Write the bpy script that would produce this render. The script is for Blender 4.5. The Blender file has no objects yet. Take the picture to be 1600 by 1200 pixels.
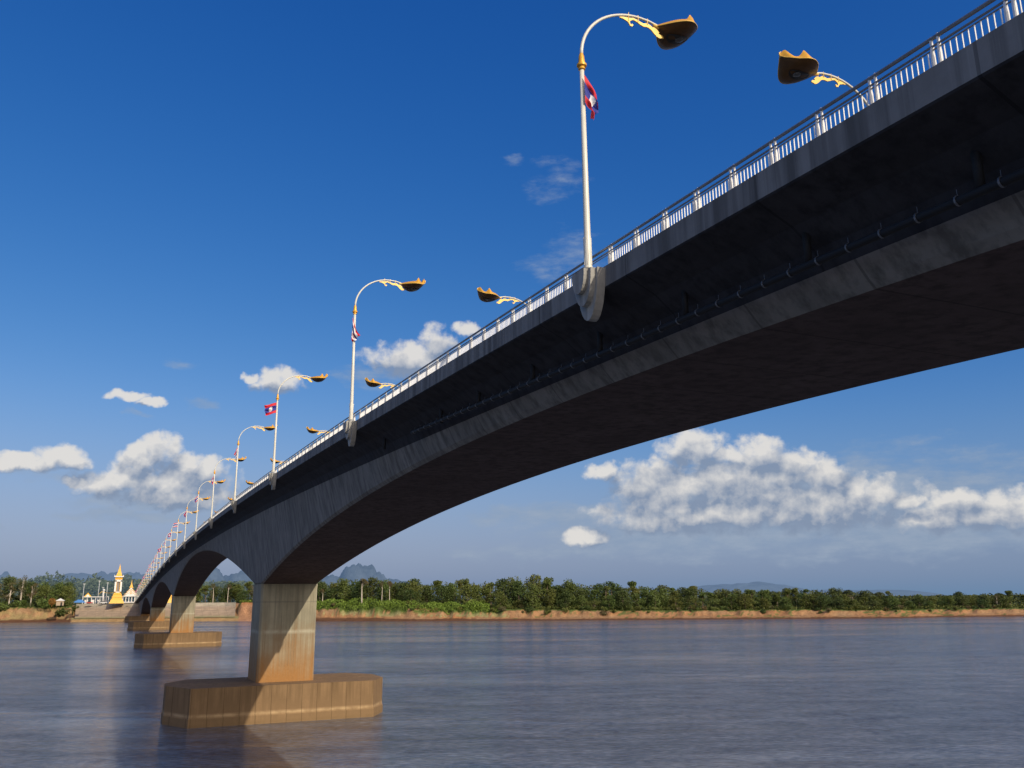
import bpy, math, random
from math import sin, cos, tan, pi, radians, sqrt, atan2, exp
from mathutils import Vector, Matrix, noise as mn
random.seed(7)
scene = bpy.context.scene
COL = scene.collection

# ------------------------------------------------------------------ helpers
class MB:
    def __init__(s): s.v=[]; s.f=[]; s.m=[]; s.c=[]
    def vert(s,p): s.v.append(tuple(p)); return len(s.v)-1
    def face(s,idx,m=0): s.f.append(tuple(idx)); s.m.append(m)
    def box(s,x0,x1,y0,y1,z0,z1,m=0):
        b=len(s.v)
        for z in (z0,z1):
            for x,y in ((x0,y0),(x1,y0),(x1,y1),(x0,y1)): s.v.append((x,y,z))
        for q in ((3,2,1,0),(4,5,6,7),(0,1,5,4),(1,2,6,5),(2,3,7,6),(3,0,4,7)):
            s.f.append(tuple(b+i for i in q)); s.m.append(m)
    def frustum(s,cx,cy,z0,z1,a0,b0,a1,b1,m=0):
        b=len(s.v)
        for z,a,bb in ((z0,a0,b0),(z1,a1,b1)):
            for sx,sy in ((-1,-1),(1,-1),(1,1),(-1,1)): s.v.append((cx+sx*a/2,cy+sy*bb/2,z))
        for q in ((3,2,1,0),(4,5,6,7),(0,1,5,4),(1,2,6,5),(2,3,7,6),(3,0,4,7)):
            s.f.append(tuple(b+i for i in q)); s.m.append(m)
    def tube(s,pts,rs,n=10,m=0,caps=True):
        pts=[Vector(p) for p in pts]
        if not isinstance(rs,(list,tuple)): rs=[rs]*len(pts)
        base=len(s.v); prev=None
        for i,p in enumerate(pts):
            t=(pts[min(i+1,len(pts)-1)]-pts[max(i-1,0)]).normalized()
            if prev is None:
                a=Vector((0,0,1)) if abs(t.z)<.9 else Vector((1,0,0))
                u=t.cross(a).normalized()
            else:
                u=(prev-t*prev.dot(t)).normalized()
            prev=u; w=t.cross(u)
            for k in range(n):
                an=2*pi*k/n
                s.v.append(tuple(p+(u*cos(an)+w*sin(an))*rs[i]))
        for i in range(len(pts)-1):
            for k in range(n):
                a=base+i*n+k; b=base+i*n+(k+1)%n
                s.f.append((a,b,b+n,a+n)); s.m.append(m)
        if caps:
            s.f.append(tuple(base+k for k in range(n))[::-1]); s.m.append(m)
            e=base+(len(pts)-1)*n
            s.f.append(tuple(e+k for k in range(n))); s.m.append(m)
    def lathe(s,prof,cx=0,cy=0,n=16,m=0):
        base=len(s.v)
        for r,z in prof:
            for k in range(n):
                a=2*pi*k/n; s.v.append((cx+r*cos(a),cy+r*sin(a),z))
        for i in range(len(prof)-1):
            for k in range(n):
                a=base+i*n+k; b=base+i*n+(k+1)%n
                s.f.append((a,b,b+n,a+n)); s.m.append(m)
        s.f.append(tuple(base+k for k in range(n))[::-1]); s.m.append(m)
        e=base+(len(prof)-1)*n; s.f.append(tuple(e+k for k in range(n))); s.m.append(m)
    def prism(s,poly,axis,a0,a1,m=0):
        # poly: list of 2D points, extruded along axis from a0 to a1
        b=len(s.v); n=len(poly)
        for a in (a0,a1):
            for p,q in poly:
                s.v.append({0:(a,p,q),1:(p,a,q),2:(p,q,a)}[axis])
        s.f.append(tuple(range(b,b+n))); s.m.append(m)
        s.f.append(tuple(range(b+2*n-1,b+n-1,-1))); s.m.append(m)
        for i in range(n):
            j=(i+1)%n
            s.f.append((b+j,b+i,b+n+i,b+n+j)); s.m.append(m)
    def strip2d(s,top,bot,axis,a0,a1,m=0):
        # thin plate between two matching 2D polylines, thick along axis
        for i in range(len(top)-1):
            s.prism([bot[i],bot[i+1],top[i+1],top[i]],axis,a0,a1,m)
    def build(s,name,mats,parent=None,smooth=False,loc=None,fix=True):
        me=bpy.data.meshes.new(name)
        me.from_pydata(s.v,[],s.f)
        if not isinstance(mats,(list,tuple)): mats=[mats]
        for mt in mats: me.materials.append(mt)
        if len(mats)>1: me.polygons.foreach_set('material_index',s.m)
        if s.c:
            at=me.color_attributes.new('Col','FLOAT_COLOR','POINT')
            flat=[]
            for c in s.c: flat.extend((c[0],c[1],c[2],1))
            at.data.foreach_set('color',flat)
        if smooth:
            me.polygons.foreach_set('use_smooth',[True]*len(me.polygons))
        if fix:
            import bmesh
            bm=bmesh.new(); bm.from_mesh(me); bmesh.ops.recalc_face_normals(bm,faces=bm.faces); bm.to_mesh(me); bm.free()
        me.update()
        o=bpy.data.objects.new(name,me); COL.objects.link(o)
        if parent: o.parent=parent
        if loc: o.location=loc
        return o

def sharp_smooth(o,ang=35):
    me=o.data
    me.polygons.foreach_set('use_smooth',[True]*len(me.polygons))
    try: me.set_sharp_from_angle(angle=radians(ang))
    except Exception: pass

def empty(name,loc,rz=0):
    o=bpy.data.objects.new(name,None); COL.objects.link(o); o.location=loc; o.rotation_euler=(0,0,rz)
    o.empty_display_size=.3
    return o
def tag(o,label=None,cat=None,group=None,kind=None):
    if label: o['label']=label
    if cat: o['category']=cat
    if group: o['group']=group
    if kind: o['kind']=kind
    return o
def copy_tree(o,parent=None):
    c=o.copy(); COL.objects.link(c); c.parent=parent
    if parent is None:
        for k in ('label','category','group','kind'):
            pass
    for ch in list(o.children): copy_tree(ch,c)
    return c

# ------------------------------------------------------------------ materials
def mat(name):
    m=bpy.data.materials.new(name); m.use_nodes=True
    nt=m.node_tree; b=nt.nodes['Principled BSDF']
    return m,nt,b
def N(nt,t,**kw):
    n=nt.nodes.new(t)
    for k,v in kw.items():
        if k in n.inputs.keys() if isinstance(k,str) else False: n.inputs[k].default_value=v
        else: setattr(n,k,v)
    return n
def link(nt,a,b): nt.links.new(a,b)
def noise_n(nt,scale,detail=4,rough=.5,vec=None):
    n=nt.nodes.new('ShaderNodeTexNoise'); n.inputs['Scale'].default_value=scale
    n.inputs['Detail'].default_value=detail; n.inputs['Roughness'].default_value=rough
    if vec is not None: nt.links.new(vec,n.inputs['Vector'])
    return n
def ramp(nt,fac,stops):
    r=nt.nodes.new('ShaderNodeValToRGB'); e=r.color_ramp.elements
    while len(e)<len(stops): e.new(.5)
    for i,(p,c) in enumerate(stops):
        e[i].position=p; e[i].color=(c[0],c[1],c[2],1) if len(c)==3 else c
    nt.links.new(fac,r.inputs[0]); return r
def mapping(nt,vec,scale=(1,1,1),rot=(0,0,0)):
    m=nt.nodes.new('ShaderNodeMapping'); m.inputs['Scale'].default_value=scale; m.inputs['Rotation'].default_value=rot
    nt.links.new(vec,m.inputs[0]); return m.outputs[0]
def mixc(nt,fac,a,b,mode='MIX'):
    m=nt.nodes.new('ShaderNodeMix'); m.data_type='RGBA'; m.blend_type=mode
    for i,x in ((0,fac),(6,a),(7,b)):
        if isinstance(x,(int,float)): m.inputs[i].default_value=x
        elif isinstance(x,(tuple,list)): m.inputs[i].default_value=(x[0],x[1],x[2],1)
        else: nt.links.new(x,m.inputs[i])
    return m.outputs[2]
def math_n(nt,op,a,b=None,c=None,clamp=False):
    m=nt.nodes.new('ShaderNodeMath'); m.operation=op; m.use_clamp=clamp
    for i,x in enumerate((a,b,c)):
        if x is None: continue
        if isinstance(x,(int,float)): m.inputs[i].default_value=x
        else: nt.links.new(x,m.inputs[i])
    return m.outputs[0]
def bump(nt,h,b,strength=.3,dist=.02):
    n=nt.nodes.new('ShaderNodeBump'); n.inputs['Strength'].default_value=strength; n.inputs['Distance'].default_value=dist
    nt.links.new(h,n.inputs['Height']); nt.links.new(n.outputs[0],b.inputs['Normal']); return n
def simple(name,col,rough=.5,metal=0,var=.12,scale=3,bs=.0):
    m,nt,b=mat(name)
    tc=nt.nodes.new('ShaderNodeTexCoord')
    n=noise_n(nt,scale,5,.6,tc.outputs['Object'])
    lo=[c*(1-var) for c in col]; hi=[min(1,c*(1+var)) for c in col]
    r=ramp(nt,n.outputs[0],[(.3,lo),(.7,hi)])
    link(nt,r.outputs[0],b.inputs['Base Color'])
    b.inputs['Roughness'].default_value=rough; b.inputs['Metallic'].default_value=metal
    if bs: bump(nt,n.outputs[0],b,bs,.01)
    return m

def concrete(name,base=(.22,.21,.19),mud=None,panel=0,streak=.5,dark=.55,bands=None,yonly=False):
    """weathered cast concrete: blotches, vertical run-off streaks, formwork joints, river mud staining by height"""
    m,nt,b=mat(name)
    g=nt.nodes.new('ShaderNodeNewGeometry'); pos=g.outputs['Position']
    big=noise_n(nt,.35,6,.6,pos)
    st=noise_n(nt,1.0,5,.65,mapping(nt,pos,(2.2,2.2,.09)))
    fine=noise_n(nt,5,6,.7,pos)
    c=mixc(nt,ramp(nt,big.outputs[0],[(.3,(0,0,0)),(.7,(1,1,1))]).outputs[0],[x*.78 for x in base],[x*1.15 for x in base])
    c=mixc(nt,ramp(nt,st.outputs[0],[(.36,(1,1,1)),(.56,(0,0,0))]).outputs[0],c,[x*dark for x in base])
    # pale lime streaks
    c=mixc(nt,ramp(nt,st.outputs[0],[(.62,(0,0,0)),(.78,(.5,.5,.5))]).outputs[0],c,[min(1,x*1.6) for x in base])
    c=mixc(nt,math_n(nt,'MULTIPLY',math_n(nt,'SUBTRACT',fine.outputs[0],.5),.9,clamp=True),c,[x*.6 for x in base])
    sep=nt.nodes.new('ShaderNodeSeparateXYZ'); link(nt,pos,sep.inputs[0])
    h=fine.outputs[0]
    if mud:
        z0,z1,mc=mud
        zz=math_n(nt,'ADD',math_n(nt,'ADD',sep.outputs[2],math_n(nt,'MULTIPLY',math_n(nt,'SUBTRACT',st.outputs[0],.5),8)),math_n(nt,'MULTIPLY',math_n(nt,'SUBTRACT',big.outputs[0],.5),5))
        mr=nt.nodes.new('ShaderNodeMapRange'); mr.inputs[1].default_value=z0; mr.inputs[2].default_value=z1
        mr.inputs[3].default_value=1; mr.inputs[4].default_value=0; link(nt,zz,mr.inputs[0])
        mcol=mixc(nt,fine.outputs[0],[x*.75 for x in mc],[x*1.2 for x in mc])
        c=mixc(nt,mr.outputs[0],c,mcol)
    if bands:
        for zc,w,col,s_ in bands:
            d=math_n(nt,'ABSOLUTE',math_n(nt,'SUBTRACT',sep.outputs[2],zc))
            f=math_n(nt,'MULTIPLY',math_n(nt,'SUBTRACT',1,math_n(nt,'DIVIDE',d,w),clamp=True),s_)
            f=math_n(nt,'MULTIPLY',f,ramp(nt,noise_n(nt,.8,4,.6,pos).outputs[0],[(.35,(.2,.2,.2)),(.6,(1,1,1))]).outputs[0])
            c=mixc(nt,f,c,col)
    if panel:
        # vertical joints every `panel` metres (measured diagonally so that faces of any heading get them)
        ax=sep.outputs[1] if yonly else math_n(nt,'ADD',sep.outputs[0],sep.outputs[1])
        fr=math_n(nt,'ABSOLUTE',math_n(nt,'SUBTRACT',math_n(nt,'FRACT',math_n(nt,'DIVIDE',ax,panel)),.5))
        j=math_n(nt,'LESS_THAN',fr,.035/panel)
        c=mixc(nt,math_n(nt,'MULTIPLY',j,.55),c,[x*.3 for x in base])
        h=math_n(nt,'SUBTRACT',h,math_n(nt,'MULTIPLY',j,.8))
    link(nt,c,b.inputs['Base Color']); b.inputs['Roughness'].default_value=.9
    b.inputs['Specular IOR Level'].default_value=.2
    bump(nt,h,b,.35,.03)
    return m

M={}
M['slab_under']=concrete('shade_toned_slab_underside',(.05,.047,.05),panel=5.3,dark=.6,yonly=True)  # underside shade painted in as a near-black base colour
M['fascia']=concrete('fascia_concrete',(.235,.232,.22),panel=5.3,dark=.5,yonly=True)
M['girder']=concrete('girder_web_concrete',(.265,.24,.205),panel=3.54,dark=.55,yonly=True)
M['soffit']=concrete('shade_toned_girder_soffit',(.11,.08,.075),panel=3.54,dark=.6,yonly=True)  # darker copy of the web concrete, with underside shade put into the colour
M['pier']=concrete('pier_concrete',(.36,.325,.225),mud=(3.8,9.6,(.36,.185,.065)),panel=0,dark=.6,bands=[(9.0,.3,(.5,.46,.34),.8),(12.2,.12,(.16,.15,.12),.6),(14.15,.25,(.2,.19,.15),.4)])
M['cap']=concrete('cap_concrete',(.26,.165,.083),mud=(-1,2,(.27,.172,.085)),panel=1.58,dark=.7,bands=[(1.05,.28,(.55,.38,.2),.9),(.15,.3,(.2,.13,.06),.6)])
M['corbel']=concrete('corbel_concrete',(.42,.41,.37),dark=.65)
M['rail']=simple('galvanised_rail',(.27,.275,.28),.45,.6)
M['white']=simple('white_painted_steel',(.8,.8,.77),.4,0,.06)
M['pole']=simple('cream_painted_pole',(.68,.66,.56),.35,0,.06)
M['gold']=simple('gold_paint',(.78,.4,.045),.42,.25,.12,6)
M['brightgold']=simple('bright_gold_plate',(.85,.56,.13),.5,.1,.1,6)
M['brass']=simple('dull_gold_hood',(.11,.05,.012),.45,.15,.2,5)
M['dark']=simple('dark_recess',(.02,.018,.015),.5)
M['lens']=simple('lamp_lens',(.12,.125,.13),.2)
M['pipe']=simple('black_drain_pipe',(.012,.012,.013),.75,0,.2)
M['steel']=simple('steel_clamp',(.16,.165,.175),.4,.3)
M['asphalt']=simple('asphalt_road',(.055,.055,.055),.85,0,.2,8,.2)
M['red']=simple('flag_red',(.62,.02,.03),.7); M['blue']=simple('flag_blue',(.02,.03,.25),.7); M['fwhite']=simple('flag_white',(.8,.8,.8),.7)
for k in ('red','blue','fwhite'):
    b=M[k].node_tree.nodes['Principled BSDF']
    try: b.inputs['Transmission Weight'].default_value=0
    except Exception: pass
M['tgold']=simple('temple_gold',(.78,.42,.03),.45,0,.12,1.2)
M['twhite']=simple('temple_white',(.8,.78,.74),.6,0,.05,1)
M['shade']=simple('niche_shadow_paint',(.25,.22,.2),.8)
M['mast']=simple('grey_mast',(.5,.52,.52),.5)
M['roofw']=simple('pale_roof_sheet',(.7,.7,.68),.5)
M['tarp']=simple('blue_tarpaulin',(.06,.22,.55),.6)
M['wood']=simple('weathered_wood',(.4,.3,.2),.8)
M['carw']=simple('white_car_paint',(.75,.75,.75),.25); M['carr']=simple('red_car_paint',(.45,.05,.04),.25)
M['glass']=simple('dark_glass',(.03,.035,.04),.08)
M['rubber']=simple('tyre_rubber',(.02,.02,.02),.8)

def leafmat(name,lo,hi,hue=.5):
    m,nt,b=mat(name)
    g=nt.nodes.new('ShaderNodeNewGeometry'); oi=nt.nodes.new('ShaderNodeObjectInfo')
    n=noise_n(nt,.35,3,.6,g.outputs['Position'])
    f=math_n(nt,'ADD',math_n(nt,'MULTIPLY',n.outputs[0],.55),math_n(nt,'MULTIPLY',g.outputs['Random Per Island'],.45))
    c=mixc(nt,f,lo,hi)
    c=mixc(nt,math_n(nt,'MULTIPLY',oi.outputs['Random'],.75),c,(hi[0]*.8+.01,hi[1]*.62,hi[2]*.55))
    link(nt,c,b.inputs['Base Color']); b.inputs['Roughness'].default_value=.6
    b.inputs['Specular IOR Level'].default_value=.25
    return m
M['leaf_dark']=leafmat('dark_leaves',(.024,.048,.012),(.085,.13,.032))
M['leaf_mid']=leafmat('mid_leaves',(.04,.075,.015),(.14,.19,.045))
M['leaf_bright']=leafmat('bright_leaves',(.07,.16,.018),(.19,.32,.05))
M['leaf_dry']=leafmat('dry_leaves',(.06,.065,.03),(.15,.14,.06))
M['leaf_rust']=leafmat('rust_leaves',(.22,.1,.02),(.4,.2,.05))
M['bark']=simple('bark',(.16,.12,.085),.9); M['palebark']=simple('pale_bark',(.55,.48,.38),.8)

# ------------------------------------------------------------------ geometry of the place
XC=17.557; HW=5.908; P1=104.2; SPAN=170.; YM=P1-85; LS=SPAN/6; YL=20.2
SHIFT=YM
CO=(20.4818,4.68554,-1.69104,.14304,-.0028935)
def dz(y):
    t=min(max(y,-70),640)/100
    z=sum(c*t**i for i,c in enumerate(CO))
    if y>640: z-=.0225*(y-640)
    return z
def gh(y):     # girder depth
    u=((y-YM+85)%170-85)
    a=max(0,abs(u)); a=min(a,82.0)
    return 2.486+7.06*(a/82.)**2
def ghw(y):
    u=((y-YM+85)%170-85); a=min(abs(u),82.)
    return 3.9+(3.09-3.9)*(a/82.)**2

YEND=712.
bridge=empty('river_bridge',(XC,0,0))
tag(bridge,'long grey concrete arched girder bridge rising overhead and crossing the river to the far bank','bridge')
def loft(sec,ys,name,m,parent,smooth=False):
    mb=MB(); n=None
    for y in ys:
        s=sec(y); n=len(s)
        for x,z in s: mb.v.append((x,y,z))
    for i in range(len(ys)-1):
        for k in range(n):
            a=i*n+k; b=i*n+(k+1)%n
            mb.face((a,b,b+n,a+n))
    mb.face(range(n)); mb.face(range((len(ys)-1)*n+n-1,(len(ys)-1)*n-1,-1))
    return mb.build(name,m,parent,smooth)
def frange(a,b,s):
    o=[]; x=a
    while x<b-1e-6: o.append(x); x+=s
    o.append(b); return o
ys=frange(-70,YEND,3.5)
def decksec(y):
    z=dz(y)
    L=[(-HW,0),(-HW-.0,-.60),(-HW+.03,-.64),(-HW+.1,-.67),(-5.0,-1.05),(-4.45,-1.5),(-4.22,-1.95),(4.22,-1.95),(4.45,-1.5),(5.0,-1.05),(HW-.1,-.67),(HW-.03,-.64),(HW,-.6),(HW,0),(HW-.28,0),(HW-.28,-.28),(-HW+.28,-.28),(-HW+.28,0)]
    return [(x,z+h) for x,h in L]
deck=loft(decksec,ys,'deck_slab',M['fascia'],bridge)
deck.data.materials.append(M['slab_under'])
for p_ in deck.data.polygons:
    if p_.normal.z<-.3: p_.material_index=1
road=MB()
for y in ys:
    for x in (-HW+.6,HW-.6): road.v.append((x,y,dz(y)-.272))
for i in range(len(ys)-1): road.face((2*i,2*i+1,2*i+3,2*i+2))
road.build('road_surface',M['asphalt'],bridge)
gy=sorted(set(frange(-70,YEND,2.5)+[P1+SPAN*k+s for k in range(-1,4) for s in (-3,3)]))
def gsec(y):
    z=dz(y); h=gh(y); w=ghw(y); c=.18
    if y>P1+3*SPAN+60: h=min(h,max(z-12.0,3.2)) if False else h
    return [(-4.22,z-1.952),(-w,z-h+c),(-w+c,z-h),(w-c,z-h),(w,z-h+c),(4.22,z-1.952)]
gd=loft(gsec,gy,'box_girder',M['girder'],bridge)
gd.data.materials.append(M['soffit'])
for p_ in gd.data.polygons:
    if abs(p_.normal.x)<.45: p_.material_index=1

# piers
def cap_poly(cx,yf):
    x0,x1=5.4-XC,28.6-XC
    return [(x0+2.15,yf),(x1-2.0,yf),(x1,yf+3.6),(x1,yf+8.6),(x1-2.2,yf+11.8),(x0+2.4,yf+11.8),(x0,yf+8.0),(x0,yf+4.6)]
for k in range(-1,4):
    yc=P1+SPAN*k
    zt=dz(yc)-gh(yc)+.02
    mb=MB()
    zb=3.75 if k<3 else 1.5
    rings=[]
    for z,e in ((zb-.3,.0),(zt-1.6,0),(zt-.6,.0),(zt,.04)):
        wx,wy=3.09+e,3.35+e; ch=.22
        rings.append([(-wx+ch,yc-wy,z),(wx-ch,yc-wy,z),(wx,yc-wy+ch,z),(wx,yc+wy-ch,z),(wx-ch,yc+wy,z),(-wx+ch,yc+wy,z),(-wx,yc+wy-ch,z),(-wx,yc-wy+ch,z)])
    for r in rings: mb.v+=r
    for i in range(len(rings)-1):
        for q in range(8):
            a=i*8+q; b=i*8+(q+1)%8; mb.face((a,b,b+8,a+8))
    mb.face(range(8)); mb.face([len(mb.v)-8+q for q in range(8)])
    # narrow vertical ribs of the slip-formed centre panel
    for j in range(6):
        x=-.75+j*.3; mb.box(x,x+.05,yc-3.38,yc-3.34,zb+1.6,zt-1.8)
    p=mb.build('pier',M['pier'],bridge)
    c=MB(); po=cap_poly(XC,yc-6.9)
    c.prism(po,2,-3,.86); 
    cx=sum(a for a,b in po)/8; cy=sum(b for a,b in po)/8
    s=.993; po2=[(cx+(a-cx)*s,cy+(b-cy)*s) for a,b in po]
    c.prism(po2,2,.86,3.75)
    if k<3 or True: c.build('pile_cap',M['cap'],p)

# drainage pipe with hangers and downpipes (left side, under the cantilever)
px=-4.78
def pipez(y): return dz(y)-1.95 if y<20 else dz(y)-2.0+min(.0,.0)
mb=MB(); yy=frange(-30,41,1.0); mb.tube([(px,y,dz(y)-1.93+.012*max(0,y-20)) for y in yy],.085,10); dp=mb.build('drain_pipe',M['pipe'],bridge,True)
y=-6.5
while y<41:
    c=MB(); z=dz(y)-1.93+.012*max(0,y-20)
    c.tube([(px,y-.018,z),(px,y+.018,z)],.1,12); c.tube([(px,y,z+.08),(px,y,z+.22)],.006,5)
    c.build('pipe_hanger',M['steel'],dp,loc=None); y+=.84
for y in (8.9,13.0,17.45,21.9,26.7,31.9,36.5,46):
    c=MB(); c.tube([(px+.02,y+.12,dz(y)-1.86),(px+.02,y+.12,dz(y)-1.02)],.082,10); c.build('downpipe',M['pipe'],bridge,True)

# railings
PANEL=LS/21
def rail_mesh(side,y0,y1):
    mb=MB(); x=side*(HW-.14)
    for h,r in ((.60,.036),(.455,.021),(.385,.014)):
        yy=frange(y0,y1,PANEL*2 if y1<300 else PANEL*3)
        mb.tube([(x,y,dz(y)+h) for y in yy],r,6)
    yy=frange(y0,y1,PANEL*3)
    for i in range(len(yy)-1):
        a,b=yy[i],yy[i+1]
        v=len(mb.v)
        for y in (a,b):
            for dx,h in ((-.02,.025),(.02,.025),(.02,.05),(-.02,.05)): mb.v.append((x+dx,y,dz(y)+h))
        for q in ((0,1,5,4),(1,2,6,5),(2,3,7,6),(3,0,4,7)): mb.face([v+t for t in q])
    return mb
def post_geo(mb,x,y,s,z):
    for dy in (-.068,.068):
        prof=[(x-.045,z),(x+.045,z),(x+.04,z+.3),(x+.024,z+.40),(x+.042,z+.46),(x+.022,z+.53),(x+.024,z+.63),(x-.016,z+.64),(x-.024,z+.53),(x-.012,z+.46),(x-.03,z+.40),(x-.04,z+.3)]
        mb.prism(prof,1,y+dy-.017,y+dy+.017)
    mb.box(x-.07,x+.07,y-.1,y+.1,z,z+.014)
def bal_geo(mb,x,yc):
    for j in range(10):
        y=yc-PANEL/2+.16+(PANEL-.32)*j/9
        z=dz(y); mb.box(x-.013,x+.013,y-.0048,y+.0048,z+.045,z+.375)
for side in (-1,1):
    r=rail_mesh(side,-12,700).build('railing',M['rail'],bridge)
    rest_p=MB(); rest_b=MB(); np_=0; nb_=0
    k0=int((-10-YL)/PANEL); k1=int((695-YL)/PANEL)
    x=side*(HW-.14)
    for k in range(k0,k1):
        y=YL+(k+.5)*PANEL; yb=YL+k*PANEL
        far=side>0
        if y>2 and np_<(96 if not far else 0):
            q=MB(); post_geo(q,x,y,side,dz(y)); q.build('post',M['white'],r); np_+=1
        else: post_geo(rest_p,x,y,side,dz(y))
        if k%21==0: continue
        if yb>2 and nb_<(96 if not far else 0):
            q=MB(); bal_geo(q,x,yb); q.build('baluster_panel',M['white'],r,fix=False); nb_+=1
        else: bal_geo(rest_b,x,yb)
    tag(rest_p.build('post',M['white'],r,fix=False),kind='stuff')
    tag(rest_b.build('baluster_panel',M['white'],r,fix=False),kind='stuff')

# corbels carrying the lamps
def corbel_mesh(side):
    mb=MB()
    def plate(w,d,pt,x0,x1):
        pts=[]
        n=14
        for i in range(n+1):
            a=pi*i/n
            yv=w*cos(a); zv=-d*(sin(a)**(.75 if pt else .9))
            if pt: yv=w*(cos(a)*.6+.4*(1-2*i/n)); 
            pts.append((yv,zv+.02))
        mb.prism(pts,0,side*x0,side*x1)
    plate(.60,1.40,True,0,.26); plate(.5,1.0,False,.26,.42); plate(.36,.66,False,.42,.56)
    mb.box(min(0,side*.5),max(0,side*.5),-.26,.26,.0,.06)
    return mb
cm={}
for side in (-1,1):
    proto=None
    for k in range(24):
        y=YL+LS*k
        if proto is None:
            proto=corbel_mesh(side).build('lamp_corbel',M['corbel'],bridge); o=proto
        else:
            o=proto.copy(); COL.objects.link(o); o.parent=bridge
        o.location=(side*HW,y,dz(y)-.10)
# abutment at the far end
mb=MB(); mb.box(-6.4,6.4,696,716,2,dz(700)-1.2); mb.box(-6.6,-6.1,690,730,2,dz(700)-.1); mb.box(6.1,6.6,690,730,2,dz(700)-.1); mb.build('abutment',M['girder'],bridge)

# ------------------------------------------------------------------ street lamps
def lamp_proto():
    root=empty('street_lamp',(0,0,0))
    mb=MB(); mb.tube([(0,0,.05),(0,0,1.0),(0,0,3),(0,0,6.7)],[.105,.1,.088,.068],14); mb.build('pole',M['pole'],root,True)
    b=MB(); b.lathe([(.135,.0),(.135,.05),(.118,.06),(.115,.9),(.102,1.02)],n=14)
    for a in range(6): b.tube([(.12*cos(a*1.05),.12*sin(a*1.05),.1),(.115*cos(a*1.05+.9),.115*sin(a*1.05+.9),.95)],.012,5)
    sharp_smooth(b.build('base_sleeve',M['pole'],root))
    c=MB(); c.lathe([(.07,6.42),(.11,6.45),(.095,6.52),(.15,6.56),(.155,6.62),(.105,6.66),(.085,6.9),(.055,7.0)],n=16); sharp_smooth(c.build('collar',M['gold'],root))
    a=MB(); pts=[(0,0,6.85)]
    for i in range(1,17):
        t=pi/2*i/16; pts.append((2.15-2.15*cos(t),0,6.95+1.95*sin(t)))
    pts+=[(2.5,0,8.88),(2.85,0,8.80),(3.1,0,8.72)]
    a.tube(pts,[.055-.018*i/(len(pts)-1) for i in range(len(pts))],10); arm=a.build('arm',M['pole'],root,True)
    for q in (1.75,2.1,2.45):
        r=MB(); r.tube([(q,-.03,8.72 if q>2 else 8.66),(q,-.03,8.96 if q<2.3 else 8.93)],.012,5); r.tube([(q,.03,8.72),(q,.03,8.94)],.012,5); r.build('clip',M['brightgold'],arm)
    # flame scroll under the arm
    def armz(x):
        if x<2.15: return 6.95+1.95*sqrt(max(0,1-((2.15-x)/2.15)**2))
        return 8.90-.19*((x-2.15)/.95)**1.6
    prof=[(1.42,.07,.02),(1.55,.07,.07),(1.68,.08,.13),(1.76,.10,.17),(1.82,.09,.10),(1.92,.07,.07),(2.05,.10,.08),(2.18,.14,.11),(2.30,.16,.12),(2.40,.12,.13),(2.5,.10,.14),(2.6,.13,.15),(2.7,.19,.17),(2.8,.25,.17),(2.9,.28,.14),(2.98,.26,.10),(3.04,.30,.05)]
    top=[(x,armz(x)-g_) for x,g_,h in prof]; bot=[(x,armz(x)-g_-h) for x,g_,h in prof]
    s=MB(); s.strip2d(top,bot,1,-.018,.018)
    s.prism([(1.74,8.60),(1.80,8.50),(1.88,8.49),(1.92,8.56),(1.87,8.60),(1.86,8.55),(1.81,8.57),(1.79,8.64)],1,-.019,.019)
    s.prism([(2.62,8.66),(2.70,8.70),(2.80,8.66),(2.9,8.56),(2.84,8.50),(2.74,8.60)],1,-.016,.016)
    s.build('scroll_ornament',M['brightgold'],root)
    # hood
    L=1.56; x0=2.80; n=18; mth=10
    def rim(s): return 8.76-.10*sin(pi*min(1,s*1.15))+.30*max(0,(s-.72)/.28)**1.8
    def wd(s): return .78*(sin(pi*min(1,(s*.98+.02))**1.08)**.95)*(1) if s<.995 else .02
    def dp_(s): return .15*sin(pi*min(1,s*1.02))**.8 if s<.98 else .01
    h=MB(); idx=[]
    for i in range(n+1):
        s=i/n; row=[]
        for j in range(mth+1):
            t=-1+2*j/mth
            row.append(h.vert((x0+L*s,wd(s)*t,rim(s)-dp_(s)*(1-abs(t)**4))))
        idx.append(row)
    for i in range(n):
        for j in range(mth): h.face((idx[i][j],idx[i+1][j],idx[i+1][j+1],idx[i][j+1]))
    hood=h.build('lamp_hood',M['brass'],root,True,fix=False)
    w=MB()
    def bs(s): return .21*sin(pi*min(1,.05+.9*s))**.7
    def pk(s): return bs(s)+.28*max(0,1-abs(s-.60)/.12)**1.3+.30*max(0,1-abs(s-.90)/.12)**1.3
    for side in (-1,1):
        rows=[]
        for i in range(37):
            s=i/36; y=side*wd(s)
            rows.append((w.vert((x0+L*s,y,rim(s))),w.vert((x0+L*s+.02,y-side*min(.5*bs(s),abs(y)*.45),rim(s)+pk(s)*.55)),w.vert((x0+L*s+.04*s,y-side*min(.95*bs(s)+.15*(pk(s)-bs(s)),abs(y)*.85),rim(s)+pk(s)))))
        for i in range(36):
            for q in range(2): w.face((rows[i][q],rows[i+1][q],rows[i+1][q+1],rows[i][q+1]))
    w.build('flame_crest',M['gold'],hood,True,fix=False)
    e=MB()
    for side in (-1,1):
        e.tube([(x0+L*i/20,side*wd(i/20),rim(i/20)) for i in range(21)],.014,6)
    e.tube([(x0-.12,0,8.78),(x0+.1,0,8.76),(x0+.4,0,8.70)],[.045,.07,.03],8)
    e.tube([(x0+L-.03,0,rim(.98)),(x0+L+.02,0,rim(1)+.12),(x0+L-.06,0,rim(1)+.2)],[.03,.025,.012],6)
    e.build('rim_moulding',M['brightgold'],hood,True)
    d=MB()
    rr=[]
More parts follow.
